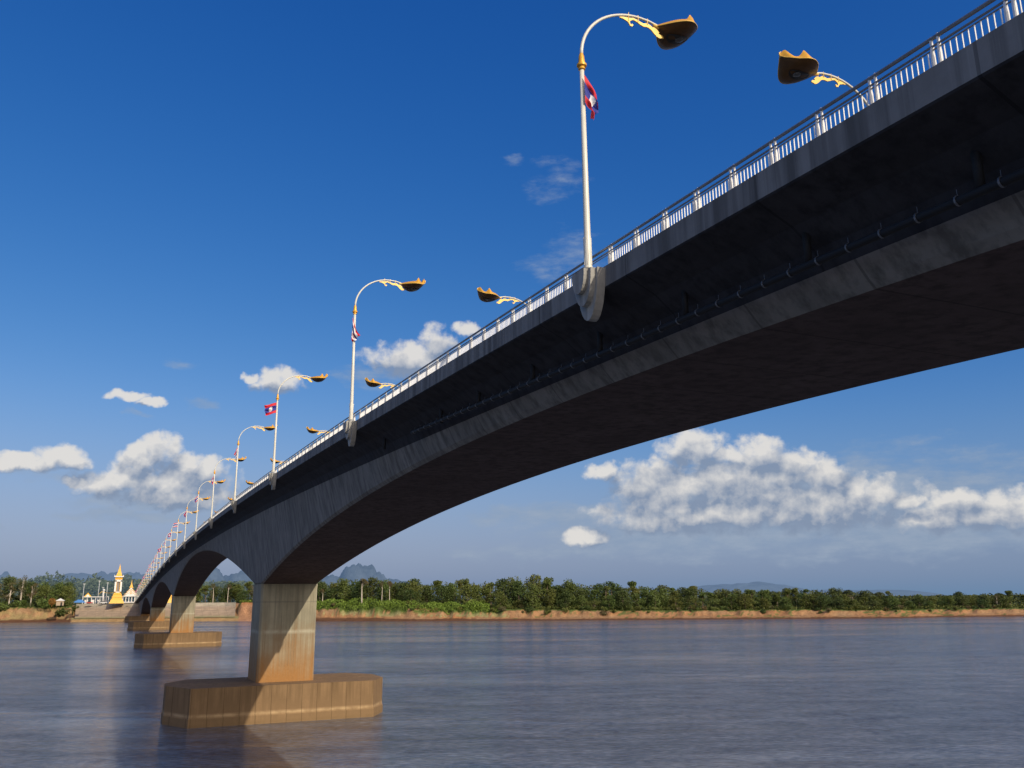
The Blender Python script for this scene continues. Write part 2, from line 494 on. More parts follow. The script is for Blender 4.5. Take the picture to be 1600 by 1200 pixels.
    for r,z in ((.99,-.02),(.0,-.0)):pass
    n2=20
    ring=[]
    for q in range(n2):
        a=2*pi*q/n2; xx=x0+.78+.40*cos(a); 
        s=(xx-x0)/L; yv=.24*sin(a); t=yv/max(.05,wd(s))
        ring.append(d.vert((xx,yv,rim(s)-dp_(s)*(1-abs(t)**4)-.012)))
    cn=d.vert((x0+.78,0,rim(.56)-dp_(.56)-.02))
    for q in range(n2): d.face((ring[q],ring[(q+1)%n2],cn))
    d.build('lamp_recess',M['dark'],hood,fix=False)
    l=MB()
    cx=x0+.86; zc=rim(.6)-dp_(.6)-.015
    l.lathe([(.15,zc+.01),(.145,zc-.008),(.11,zc-.022),(.05,zc-.03),(.01,zc-.032)],cx,0,16); 
    lo=l.build('lamp_lens',M['lens'],hood,True)
    return root
lamp0=lamp_proto()
ORD=['nearest','second nearest','third nearest','fourth nearest','fifth nearest','sixth nearest','seventh nearest','eighth nearest']
def lampspot(k,side):
    y=YL+LS*k
    return (XC+side*(HW+.21),y,dz(y)+.07)
first=True
for side in (-1,1):
    for k in range(24):
        if first: o=lamp0; first=False
        else: o=copy_tree(lamp0)
        o.location=lampspot(k,side); o.rotation_euler=(0,0,0 if side<0 else pi)
        if side<0:
            if k==0: lb='nearest cream lamp post, standing on a large stepped round corbel'
            elif k<6: lb='%s of the cream lamp posts on the open left edge of the bridge'%ORD[k]
            else: lb='small distant cream lamp post in the crowded far row along the left bridge edge'
        else:
            if k==0: lb='gold hooded lamp whose arm shows through the nearest white railing panels, top right'
            elif k<6: lb='%s gold lamp head poking out over the railing from the right bridge edge'%ORD[k]
            else: lb='small distant lamp post in the crowded far row along the right bridge edge'
        tag(o,lb,'street lamp','street lamps along the bridge')

# ------------------------------------------------------------------ flags
def flag_mesh(kind,seed,w=1.25,h=.92,ang=-60,out=1,fold=1.0):
    rnd=random.Random(seed); nu,nv=20,36
    mb=MB(); ph=rnd.random()*6
    for j in range(nv+1):
        v=j/nv
        for i in range(nu+1):
            u=i/nu
            a=radians(ang+ (v-.5)*22*(1-u*.3)+ 6*sin(ph+u*3))
            # cloth gathers as it falls away from the hoist
            hv=(v-.5)*h*(1-.55*u**.8*abs(sin(radians(ang))))
            x=out*(u*w*cos(a)); z=hv+u*w*sin(a)*.75
            f=.09*fold*u**.6*(sin(v*9+u*4+ph)+.5*sin(v*19-u*7+ph*2))
            y=f+.05*u*sin(ph+u*5); x+=out*.05*u*sin(v*11+ph)
            mb.v.append((x+out*.09,y-.06,z))
    for j in range(nv):
        vv=(j+.5)/nv
        for i in range(nu):
            uu=(i+.5)/nu
            if kind=='lao':
                m=1 if .25<vv<.75 else 0
                if ((uu-.5)*w)**2+((vv-.5)*h)**2<(.2*h)**2: m=2
            else:
                m=0 if (vv<1/6 or vv>5/6) else (2 if (vv<1/3 or vv>2/3) else 1)
            a=j*(nu+1)+i; mb.face((a,a+1,a+nu+2,a+nu+1),m)
    return mb
def mkflag(kind,seed,ang,out,fold=1,w=1.25):
    return flag_mesh(kind,seed,w=w,ang=ang,out=out,fold=fold)
FM=[M['red'],M['blue'],M['fwhite']]
fl_params=[('lao',3,-66,1,.9,1.1),('thai',5,-78,1,1.3,1.15),('lao',9,-22,-1,1.1,1.05),('thai',12,-75,-1,1,.9),('lao',15,-80,-1,1,.9),('thai',21,-60,-1,1,1.0)]
fp=[]
for k in range(24):
    if k<6: a=fl_params[k]
    else: a=('lao' if k%2==0 else 'thai',30+k%6,(-70,-20,-45,-75,-30,-55)[k%6],-1,1,1.0)
    fo=mkflag(*a[:4],fold=a[4],w=a[5]).build('national_flag',FM,None,True,fix=False)
    s=lampspot(k,-1); fo.location=(s[0]-(.25 if k==1 else .1 if k==0 else 0),s[1]-.1,s[2]+5.72)
    nm='red and blue flag' if a[0]=='lao' else 'tricolour striped flag'
    if k<6: lb='%s on the %s left lamp post'%(nm,ORD[k])
    else: lb='tiny %s on the distant left lamp posts'%nm
    tag(fo,lb,'flag','flags tied to the lamp posts')
    if k>=3:
        f2=fo.copy(); COL.objects.link(f2); s=lampspot(k,1); f2.location=(s[0],s[1],s[2]+5.72)
        f2['label']=('%s on the %s right lamp post, showing above the railing'%(nm,ORD[k]) if k<5 else 'tiny %s on the distant right lamp posts'%nm)

# ------------------------------------------------------------------ terrain
def interp(tab,a):
    if a<=tab[0][0]: return tab[0][1]
    for (a0,v0),(a1,v1) in zip(tab,tab[1:]):
        if a<=a1:
            t=(a-a0)/(a1-a0); return v0+(v1-v0)*t
    return tab[-1][1]
SH=[(-75,2200),(-50,1250),(-20,770),(-5.85,677),(-2.35,655),(.87,628),(6.07,611),(11.8,552),(17.8,520),(23.9,511),(30,508),(36,511),(41.8,518),(47.2,531),(49.9,562),(53.7,580),(62,620),(80,900),(100,2200)]
TOPZ=[(-75,10),(-2.6,10),(-1.8,11.2),(6.5,11.3),(8.5,11.0),(11,9.7),(14,9.4),(18,8.0),(20,7.3),(24,6.2),(28,5.6),(32,4.9),(43,4.7),(46,4.1),(60,4.2),(100,5)]
def shore(az):
    return interp(SH,az)+1.6*mn.noise(Vector((az*1.1,3,0)))+(.7*mn.noise(Vector((az*4.3,9,0))))
def topz(az): return interp(TOPZ,az)+.5*mn.noise(Vector((az*1.7,1,5)))
def ground_h(az,off):
    zt=topz(az)
    if off<=0: return off*.12
    t=off/26.
    temple=-2.3<az<6.9
    if temple:
        # graded slope under the revetment
        if off<6: return off*.4
        if off<34: return 1.4+(zt-3.2)*(off-6)/28-.4
        return zt-.02
    n=mn.noise(Vector((az*2.2,off*.08,2)))
    if off<7: z=off*.16*(1+.3*n)
    else:
        z0=1.1; k=(off-7)/(10+5*n)
        k=max(0,min(1,k)); k=k*k*(3-2*k)
        z=z0+(zt-z0)*(.42*k+.58*max(0,min(1,(off-13-6*n)/8))**.7)
    z+=.35*mn.noise(Vector((az*9,off*.3,7)))*min(1,off/6)
    return min(z,zt+.6)
def pol(az,D): return (D*sin(radians(az)),D*cos(radians(az)))
offs=[-60,-20,-6,-2,0,1.5,3,5,7,9,11,13,15,17,19,21,23,25,27,30,34,40,50,70,110,200,400,900,2000,5000,9000]
azs=frange(-75,-8,1.5)[:-1]+frange(-8,58,.11)[:-1]+frange(58,100,1.5)
g=MB(); no=len(offs)
for az in azs:
    s=shore(az)
    for o_ in offs:
        x,y=pol(az,s+o_); z=ground_h(az,o_)
        g.v.append((x,y,z))
        n1=mn.noise(Vector((x*.06,y*.06,z*.4))); n2=mn.noise(Vector((x*.35,y*.35,z*1.2)))
        zt=topz(az); t=z/max(zt,1)
        brown=(.15,.075,.04); tan_=(.40,.25,.13); grn=(.09,.13,.03); orange=(.42,.2,.085); dry=(.30,.27,.12)
        if t<.16+.05*n1: c=brown
        elif t<.9:
            k=.5+.9*n1; c=tuple(a*(1-k)+b*k for a,b in zip(tan_,orange))
            k2=max(0,min(1,n2*1.6-.1)); c=tuple(a*(1-k2)+b*k2 for a,b in zip(c,(.22,.12,.06)))
            if az<-2.3 and n1>-.15: c=tuple(a*.4+b*.6 for a,b in zip(c,dry))
            if 11<az<24 and t>.3 and n1+n2*.5>.0: c=dry
            if 11.<az<24 and t>.6 and n1>-.2: c=grn
            if az>24 and n2+n1>.32: c=(.14,.15,.05)
        else: c=grn if not(7.0<az<10.5) else orange
        if az<6.9 and az>-2.3:
            c=dry if (t<.25 and n1>-.1) else (.36,.22,.11)
            if o_>33: c=(.34,.2,.12)
        if az>=6.9 and az<11 and t<.92: c=tuple(a*.5+b*.5 for a,b in zip(orange,(.5,.3,.18)))
        if -2.3<az<6.9 and t<.12: c=(.42,.27,.12)
        if o_>100: c=(.03,.05,.018)
        g.c.append(tuple(x_*(1+.25*n2) for x_ in c))
for i in range(len(azs)-1):
    for k in range(no-1):
        a=i*no+k; g.face((a,a+no,a+no+1,a+1))
def ground_mat():
    m,nt,b=mat('river_bank_soil')
    at=nt.nodes.new('ShaderNodeAttribute'); at.attribute_name='Col'
    ge=nt.nodes.new('ShaderNodeNewGeometry'); n=noise_n(nt,.9,7,.7,ge.outputs['Position'])
    r=ramp(nt,n.outputs[0],[(.3,(.62,.6,.58)),(.7,(1.2,1.2,1.2))])
    c=mixc(nt,1.0,at.outputs['Color'],r.outputs[0],'MULTIPLY'); link(nt,c,b.inputs['Base Color'])
    b.inputs['Roughness'].default_value=.95; b.inputs['Specular IOR Level'].default_value=.1
    bump(nt,n.outputs[0],b,.8,.5); return m
M['soil']=ground_mat()
tag(g.build('far_bank_ground',M['soil'],None,True),kind='structure')

# stone revetment with terraces below the monuments
def revet_mat():
    m,nt,b=mat('revetment_blocks')
    ge=nt.nodes.new('ShaderNodeNewGeometry'); pos=ge.outputs['Position']
    sep=nt.nodes.new('ShaderNodeSeparateXYZ'); link(nt,pos,sep.inputs[0])
    n=noise_n(nt,.25,6,.65,pos); n2=noise_n(nt,2.5,4,.6,pos)
    hz=ramp(nt,math_n(nt,'DIVIDE',sep.outputs[2],12.),[(0,(.36,.3,.15)),(.2,(.30,.27,.13)),(.3,(.42,.30,.2)),(.72,(.42,.31,.22)),(.8,(.44,.38,.3)),(1,(.46,.42,.35))])
    c=mixc(nt,1.0,hz.outputs[0],ramp(nt,n.outputs[0],[(.3,(.7,.72,.7)),(.7,(1.15,1.12,1.1))]).outputs[0],'MULTIPLY')
    fx=math_n(nt,'LESS_THAN',math_n(nt,'ABSOLUTE',math_n(nt,'SUBTRACT',math_n(nt,'FRACT',math_n(nt,'DIVIDE',sep.outputs[0],5.)),.5)),.03)
    fz=math_n(nt,'LESS_THAN',math_n(nt,'ABSOLUTE',math_n(nt,'SUBTRACT',math_n(nt,'FRACT',math_n(nt,'DIVIDE',sep.outputs[2],1.15)),.5)),.07)
    c=mixc(nt,math_n(nt,'MULTIPLY',math_n(nt,'MAXIMUM',fx,fz),.4),c,(.18,.13,.09))
    c=mixc(nt,math_n(nt,'MULTIPLY',n2.outputs[0],.3),c,(.2,.2,.1))
    link(nt,c,b.inputs['Base Color']); b.inputs['Roughness'].default_value=.95; bump(nt,n2.outputs[0],b,.5,.2); return m
rv=MB(); prof=[(5.5,2.2),(8,3.1),(20,7.0),(20.6,7.0),(20.9,7.35),(26,9.3),(27.4,9.35),(27.6,10.1),(29.6,10.15),(29.8,10.8),(31.6,10.85),(31.8,11.5),(36,11.5),(36.5,10.5)]
ra=frange(-2.15,6.7,.2)
for az in ra:
    s=interp(SH,az)+1.0
    for o_,z in prof: x,y=pol(az,s+o_); rv.v.append((x,y,z+(.0)))
for i in range(len(ra)-1):
    for k in range(len(prof)-1):
        a=i*len(prof)+k; b=a+len(prof); rv.face((a,b,b+1,a+1))
tag(rv.build('embankment_revetment',revet_mat(),None),'long terraced stone revetment on the far bank below the golden monuments','revetment')

# ------------------------------------------------------------------ water
def water_mat():
    m,nt,b=mat('river_water')
    ge=nt.nodes.new('ShaderNodeNewGeometry'); pos=ge.outputs['Position']
    rot=mapping(nt,pos,(1,1,1),(0,0,radians(24)))
    st=mapping(nt,rot,(.55,1.0,1))
    w1=noise_n(nt,2.0,5,.6,st); w2=noise_n(nt,.28,4,.55,st); w3=noise_n(nt,.045,3,.5,mapping(nt,rot,(.35,1,1)))
    patch=noise_n(nt,.03,6,.62,mapping(nt,rot,(.16,1,1)))
    pm=ramp(nt,patch.outputs[0],[(.40,(.22,.22,.22)),(.5,(.7,.7,.7)),(.62,(1.3,1.3,1.3))]).outputs[0]
    h=math_n(nt,'ADD',math_n(nt,'MULTIPLY',w1.outputs[0],.36),math_n(nt,'MULTIPLY',w2.outputs[0],.24))
    h=math_n(nt,'MULTIPLY',h,pm)
    h=math_n(nt,'ADD',h,math_n(nt,'MULTIPLY',w3.outputs[0],.15))
    cur=noise_n(nt,.012,5,.6,mapping(nt,rot,(.25,1,1)))
    ln=math_n(nt,'SUBTRACT',1,math_n(nt,'MULTIPLY',math_n(nt,'ABSOLUTE',math_n(nt,'SUBTRACT',cur.outputs[0],.5)),45),clamp=True)
    h=math_n(nt,'ADD',h,math_n(nt,'MULTIPLY',ln,.16))
    bn=nt.nodes.new('ShaderNodeBump'); bn.inputs['Strength'].default_value=.85; bn.inputs['Distance'].default_value=1.0
    w0=noise_n(nt,5.5,3,.55,st); h=math_n(nt,'ADD',h,math_n(nt,'MULTIPLY',w0.outputs[0],.045)); link(nt,h,bn.inputs['Height']); link(nt,bn.outputs[0],b.inputs['Normal'])
    mud=noise_n(nt,.02,4,.6,mapping(nt,rot,(.3,1,1)))
    c=mixc(nt,mud.outputs[0],(.09,.102,.122),(.128,.138,.155))  # blue-grey base, lifted to stand in for sky glare on the water
    rp=ramp(nt,math_n(nt,'ADD',math_n(nt,'MULTIPLY',w1.outputs[0],.6),math_n(nt,'MULTIPLY',w2.outputs[0],.4)),[(.38,(.4,.42,.46)),(.5,(1,1,1)),(.62,(1.75,1.7,1.62))])  # ripple light and dark painted into the colour along the wave noise
    c=mixc(nt,1.0,c,rp.outputs[0],'MULTIPLY')
    c=mixc(nt,1.0,c,ramp(nt,patch.outputs[0],[(.38,(1.15,1.13,1.1)),(.62,(.72,.78,.9))]).outputs[0],'MULTIPLY')  # calm and ruffled patches: their sky reflection tone is put into the colour
    link(nt,c,b.inputs['Base Color']); link(nt,math_n(nt,'MULTIPLY_ADD',pm,.07,.07),b.inputs['Roughness']); b.inputs['IOR'].default_value=1.333
    return m
w=MB(); w.v=[(-9000,-600,0),(9000,-600,0),(9000,5000,0),(-9000,5000,0)]; w.face((0,1,2,3))
tag(w.build('river_water',water_mat(),None,fix=False),kind='structure')

# ------------------------------------------------------------------ distant hills
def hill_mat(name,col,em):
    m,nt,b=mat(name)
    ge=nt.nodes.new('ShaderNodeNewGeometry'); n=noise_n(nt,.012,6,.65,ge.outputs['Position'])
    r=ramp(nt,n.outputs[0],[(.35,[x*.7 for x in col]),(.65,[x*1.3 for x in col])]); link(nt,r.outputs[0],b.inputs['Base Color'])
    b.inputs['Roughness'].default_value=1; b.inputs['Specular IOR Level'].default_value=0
    b.inputs['Emission Color'].default_value=(em[0],em[1],em[2],1); b.inputs['Emission Strength'].default_value=1  # blue emission paints distance haze into the hill material
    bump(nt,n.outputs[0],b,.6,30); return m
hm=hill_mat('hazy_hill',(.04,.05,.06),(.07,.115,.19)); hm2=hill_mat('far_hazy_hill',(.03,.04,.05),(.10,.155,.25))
def hill(name,peaks,depth,m,seed):
    """karst ridge: list of (azimuth, distance, half width m, top z)"""
    mb=MB(); n=60; k=14
    for (az,D,w_,zt,pw) in peaks:
        cx,cy=pol(az,D); base=len(mb.v)
        tx,ty=cos(radians(az)),-sin(radians(az)); rx,ry=sin(radians(az)),cos(radians(az))
        for i in range(n+1):
            u=-1+2*i/n
            for j in range(k+1):
                v=-1+2*j/k
                r=sqrt(u*u+v*v); hgt=max(0,1-r**(pw+.9))
                nz=mn.fractal(Vector((u*2.2+seed+az,v*2,az*.3)),.9,2.1,5)
                z=zt*hgt**.75*(1+.22*nz*min(1,hgt*3))
                mb.v.append((cx+tx*u*w_+rx*v*depth,cy+ty*u*w_+ry*v*depth,z-2))
        for i in range(n):
            for j in range(k):
                a=base+i*(k+1)+j; mb.face((a,a+k+1,a+k+2,a+1))
    return tag(mb.build(name,m,None,True),kind='structure')
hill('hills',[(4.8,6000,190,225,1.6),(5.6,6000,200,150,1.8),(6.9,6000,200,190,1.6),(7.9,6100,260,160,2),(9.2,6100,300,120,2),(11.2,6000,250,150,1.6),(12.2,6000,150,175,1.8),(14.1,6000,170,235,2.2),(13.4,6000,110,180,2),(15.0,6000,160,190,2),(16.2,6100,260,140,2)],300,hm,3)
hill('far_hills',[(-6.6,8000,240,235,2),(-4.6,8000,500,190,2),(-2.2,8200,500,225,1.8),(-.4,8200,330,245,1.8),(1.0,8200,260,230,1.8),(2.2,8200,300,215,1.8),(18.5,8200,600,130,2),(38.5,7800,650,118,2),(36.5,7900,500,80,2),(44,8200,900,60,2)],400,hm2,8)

# ------------------------------------------------------------------ vegetation
def leaf(mb,p,s,rnd,flat=0):
    a=rnd.uniform(0,2*pi); t=rnd.uniform(-1,1)*(1-flat)
    n=Vector((cos(a)*sqrt(max(0,1-t*t)),sin(a)*sqrt(max(0,1-t*t)),t))
    u=n.orthogonal().normalized(); v=n.cross(u)
    k=rnd.uniform(.7,1.3)*s; q=rnd.uniform(.5,.9)*s
    b=len(mb.v)
    for du,dv in ((-1,-.25),(0,-1),(1,.2),(.1,1)):
        mb.v.append(tuple(p+u*du*k*.6+v*dv*q*.6))
    mb.f.append((b,b+1,b+2,b+3)); mb.m.append(0)
def crown_pts(rnd,h,w,kind):
    cl=[]
    if kind=='broad': 
        for i in range(17): 
            a=rnd.uniform(0,2*pi); z=h*(.1+.74*i/16+rnd.uniform(-.04,.04)); r=w*.36*sqrt(rnd.random())*(1 if z<h*.6 else .75)
            cl.append((Vector((r*cos(a),r*sin(a),z)),w*rnd.uniform(.15,.27)*(1.1-.4*abs(z/h-.5))))
        cl.append((Vector((0,0,h*.86)),w*.17))
    elif kind=='tall':
        for i in range(11):
            a=rnd.uniform(0,2*pi); z=h*rnd.uniform(.3,.94); r=w*.28*rnd.random()
            cl.append((Vector((r*cos(a),r*sin(a),z)),w*rnd.uniform(.13,.22)))
    elif kind=='low':
        for i in range(12):
            a=rnd.uniform(0,2*pi); r=w*.36*sqrt(rnd.random()); z=h*rnd.uniform(.15,.78)
            cl.append((Vector((r*cos(a),r*sin(a),z)),w*rnd.uniform(.16,.26)))
    elif kind=='pale':
        for i in range(7):
            a=rnd.uniform(0,2*pi); z=h*rnd.uniform(.72,.96); r=w*.35*rnd.random()
            cl.append((Vector((r*cos(a),r*sin(a),z)),w*rnd.uniform(.13,.2)))
    return cl
def tree_proto(seed,h,w,kind,lm,nleaf=1500,ls=.62,tm='bark'):
    rnd=random.Random(seed); root=empty('riverbank_tree',(0,0,0))
    cl=crown_pts(rnd,h,w,kind)
    mb=MB()
    for i in range(nleaf):
        c,r=cl[rnd.randrange(len(cl))]
        d=Vector((rnd.gauss(0,1),rnd.gauss(0,1),rnd.gauss(0,1))).normalized()
        rr=r*rnd.uniform(.35,1.0)**.5*rnd.uniform(.8,1.15)
        leaf(mb,c+Vector((d.x*rr,d.y*rr,d.z*rr*.8)),ls,rnd)
    mb.build('crown',M[lm],root,fix=False)
    t=MB(); r0=h*.018+.08
    bend=rnd.uniform(-.04,.04)*h
    t.tube([(0,0,-.5),(bend*.2,0,h*.25),(bend*.7,bend*.3,h*.55),(bend,bend*.5,h*.85)],[r0*1.25,r0,r0*.65,r0*.2],7)
    for c,r in cl[:7]:
        z0=h*rnd.uniform(.25,.6) if kind!='pale' else h*rnd.uniform(.6,.75)
        t.tube([(bend*.5,bend*.1,z0),(c.x*.5,c.y*.5,(z0+c.z)/2),(c.x,c.y,c.z)],[r0*.4,r0*.25,r0*.1],5)
    t.build('trunk',M[tm],root,True)
    return root
TV={}
TV['broad']=[tree_proto(100+i,16,14,'broad','leaf_dark',2400,.68) for i in range(4)]
TV['mid']=[tree_proto(200+i,15,12.5,'broad','leaf_mid',2200,.66) for i in range(4)]
TV['tall']=[tree_proto(300+i,18,10,'tall','leaf_mid',1700) for i in range(3)]
TV['low']=[tree_proto(400+i,9,11,'low','leaf_mid',1300,.55) for i in range(3)]
TV['dry']=[tree_proto(500+i,17,10,'tall','leaf_dry',620,.5,'palebark') for i in range(3)]
TV['pale']=[tree_proto(600,20,9,'pale','leaf_dry',800,.55,'palebark')]
HT={'broad':16,'mid':15,'tall':18,'low':9,'dry':17,'pale':20}
used=set()
def put_tree(kind,az,off,height,label,group,wide=None):
    rnd=random
    vi=rnd.randrange(len(TV[kind])); pr=TV[kind][vi]
    if (kind,vi) not in used: used.add((kind,vi)); o=pr
    else: o=copy_tree(pr)
    D=shore(az)+off; x,y=pol(az,D)
    o.location=(x,y,ground_h(az,off)-.2)
    s=height/HT[kind]; sw=(wide or 1)*(.45*s+.55)
    o.scale=(sw*rnd.uniform(.9,1.15),sw*rnd.uniform(.9,1.15),s); o.rotation_euler=(0,0,rnd.uniform(0,6.28))
    tag(o,label,'tree',group); return o
TREETOP=[(-9,30),(-6,30.6),(-5,31.8),(-4,29),(-2.5,27.5),(3,25),(6,24.8),(7,25.4),(11.3,25.6),(14.5,26.5),(18,24.4),(20,24.1),(24,24.9),(28,22.2),(32,20.2),(36,18.3),(40,17.2),(43.5,16.5),(45.8,15.6),(46.6,13.4),(49,13.0),(54,13.7),(60,13.6)]
G='trees along the far river bank'
lab={'broad':'dense dark green broad tree packed in the far bank forest','mid':'mid green rounded tree packed in the far bank forest','tall':'taller slim leafy tree rising in the far bank forest','dry':'thin pale trunked tree with sparse dry leaves in the far forest','low':'low bushy tree at the front edge of the far bank'}
for q in ('broad','mid','tall'): pass
def ttop(az,off):
    t=interp(TREETOP,az); D=shore(az)
    k=(D+off)/(D+25)
    return 12.32+(t-12.32)*k
cnt=0
for off,step,hj,kinds in ((26,9.5,(.5,.9),('broad','mid','mid','low','broad')),(37,7.4,(.66,1.04),('broad','broad','mid','tall','dry')),(52,7.6,(.74,1.12),('broad','mid','tall','broad','tall'))):
    az=3.7
    while az<59:
        D=shore(az)+off
        kd=random.choice(kinds)
        if az>24 and kd=='dry' and random.random()<.7: kd='mid'
        oo=off+random.uniform(-3,4)
        if 11<az<22 and off<30:
            az+=step/D*57.3*1.2
            if random.random()<.6: continue
        if az<11 and off<50: oo+=16
        if az<7: oo+=12
        if az<7 and off<30: az+=step/D*57.3; continue
        zt=ttop(az,oo); gz=ground_h(az,oo)
        h=(zt-gz)*random.uniform(*hj)*(1.16 if random.random()<.1 and off>30 else 1)
        if kd=='low': h=min(h,8.5)*random.uniform(.6,.9)
        put_tree(kd,az,oo,max(3.5,h),lab[kd],G,1.0 if az<46.5 else .85)
        cnt+=1
        az+=step/D*57.3*random.uniform(.75,1.25)
# left clump
az=-8.2
while az<-2.5:
    for off in (24,40):
        kd=random.choice(('broad','mid','broad','dry')); zt=ttop(az,off); gz=ground_h(az,off)
        put_tree(kd,az,off+random.uniform(-3,3),(zt-gz)*random.uniform(.78,1.02),'%s tree in the clump left of the golden tower'%({'broad':'dark spreading','mid':'mid green leafy','dry':'sparse grey-green'}[kd]),'trees left of the golden tower')
        cnt+=1
    az+=random.uniform(.5,.9)
# the tall pale trunked tree standing out right of the pier
o=put_tree('pale',14.35,22,0,'','') ; gz=ground_h(14.35,22); hh=27.2-gz; o.scale=(1.0,1.0,hh/20); tag(o,'tall lone tree with bare cream trunk and thin crown, right of the first pier','tree',G)
for az,hh in ((15.6,16),(16.1,17),(5.35,15),(6.2,14),(11.9,11)):
    off=27 if az>10 else 44
    o=put_tree('pale',az,off,hh,'slender tree with pale bare trunk between darker trees on the far bank',G); o.scale=(.55,.55,hh/20)
# shrubs
def shrub_proto(seed,lm,n=420):
    rnd=random.Random(seed); mb=MB()
    cl=[(Vector((rnd.uniform(-1,1),rnd.uniform(-1,1),rnd.uniform(.5,1.5))),rnd.uniform(.7,1.1)) for _ in range(6)]
    for i in range(n):
        c,r=rnd.choice(cl); d=Vector((rnd.gauss(0,1),rnd.gauss(0,1),rnd.gauss(0,1))).normalized()
        leaf(mb,c+d*r*rnd.uniform(.6,1.05),.38,rnd)
    for c,r in cl: mb.tube([(0,0,-.3),tuple(c)],[.06,.03],4)
    return mb.build('shrub',M[lm],None,fix=False)
SP=[shrub_proto(1,'leaf_mid'),shrub_proto(2,'leaf_dark'),shrub_proto(3,'leaf_bright'),shrub_proto(4,'leaf_dry')]
su=set()
def put_shrub(i,az,off,s,label,group='shrubs on the far bank slope'):
    if i in su: o=SP[i].copy(); COL.objects.link(o)
    else: o=SP[i]; su.add(i)
    x,y=pol(az,shore(az)+off); o.location=(x,y,ground_h(az,off)-.15); o.scale=(s,s,s*random.uniform(.8,1.2)); o.rotation_euler=(0,0,random.uniform(0,6))
    tag(o,label,'shrub',group)
sl=['mid green shrub on the far bank slope','dark green shrub on the far bank slope','bright green leafy shrub on the far bank slope','dry olive shrub on the far bank slope']
for i in range(170):
    az=random.uniform(11,58)
    k=random.choice((0,0,1,2,3)) if az<25 else random.choice((0,1,1,3,0))
    off=random.uniform(14,27) if i%3 else random.uniform(20,26)
    put_shrub(k,az,off,random.uniform(.6,1.6)*(1.0 if az<30 else .8),sl[k])
put_shrub(1,-2.75,13,3.0,'large round dark green bush low on the bank left of the revetment')
put_shrub(1,-2.2,27,2.0,'small dark bush at the left top corner of the revetment')
for az in (-7.4,-6.6,-5.8,-5.0,-4.2,-3.6):
    put_shrub(0,az+random.uniform(-.2,.2),random.uniform(16,22),random.uniform(2.2,3.2),'broad green bush at the foot of the left tree clump')
o=SP[3].copy(); 
# undergrowth masses (uncountable)
def undergrowth(name,az0,az1,o0,o1,n,s,lm,hmax,label,cat):
    rnd=random.Random(n); mb=MB()
    for i in range(n):
        az=rnd.uniform(az0,az1); of=rnd.uniform(o0,o1)
        x,y=pol(az,shore(az)+of); z=ground_h(az,of)
        hm_=hmax*(.35+.65*max(0,.5+mn.noise(Vector((x*.12,y*.12,0)))*1.4))
        leaf(mb,Vector((x,y,z+rnd.random()**.8*hm_)),s*rnd.uniform(.7,1.3),rnd)
    tag(mb.build(name,M[lm],None,fix=False),label,cat,kind='stuff')
undergrowth('undergrowth',10.6,22.5,15,36,19000,.62,'leaf_bright',3.8,'bright green leafy undergrowth in front of the forest right of the first pier','undergrowth')
undergrowth('undergrowth',21,59,21,38,15000,.6,'leaf_mid',2.6,'mixed green undergrowth below the trees along the right half of the far bank','undergrowth')
undergrowth('undergrowth',-9,-2.6,20,34,5000,.6,'leaf_dark',3.0,'dark undergrowth below the left tree clump','undergrowth')
undergrowth('undergrowth',6.9,10.8,36,56,4000,.6,'leaf_bright',2.2,'bright green plants above the orange soil slope seen under the arch','undergrowth')
def wood_behind():
    rnd=random.Random(77); mb=MB()
    for i in range(30000):
        az=rnd.uniform(7.5,59); of=rnd.uniform(66,120)
        D=shore(az)+of; zt=ttop(az,of); k=.80+.22*mn.noise(Vector((az*1.6,of*.03,4)))
        gz=ground_h(az,of); x,y=pol(az,D)
        leaf(mb,Vector((x,y,gz+rnd.random()**.75*(zt-gz)*k)),1.0,rnd)
    tag(mb.build('forest',M['leaf_dark'],None,fix=False),'continuous dark forest mass filling the gaps behind the far bank trees','forest',kind='stuff')
wood_behind()
# far wood behind the monuments: one mass nobody could count
def far_wood():
    rnd=random.Random(5); mb=MB()
    for i in range(26000):
        az=rnd.uniform(-9,12); D=rnd.uniform(1150,1500)
        k=.5+mn.noise(Vector((az*1.3,D*.004,0)))+.4*mn.noise(Vector((az*5,2,D*.01)))
        top=24+10*k
        if az>3: top=26
        x,y=pol(az,D); z=11+rnd.random()**.6*(top)
        leaf(mb,Vector((x,y,z)),3.2,rnd)
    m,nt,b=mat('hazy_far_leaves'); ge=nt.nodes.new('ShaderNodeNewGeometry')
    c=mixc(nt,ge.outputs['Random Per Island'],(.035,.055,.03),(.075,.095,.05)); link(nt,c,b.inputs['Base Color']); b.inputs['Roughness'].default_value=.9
    b.inputs['Emission Color'].default_value=(.03,.048,.065,1); b.inputs['Emission Strength'].default_value=1  # faint blue emission stands in for haze over the leaves
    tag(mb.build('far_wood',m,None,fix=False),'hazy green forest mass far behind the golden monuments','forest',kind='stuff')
far_wood()

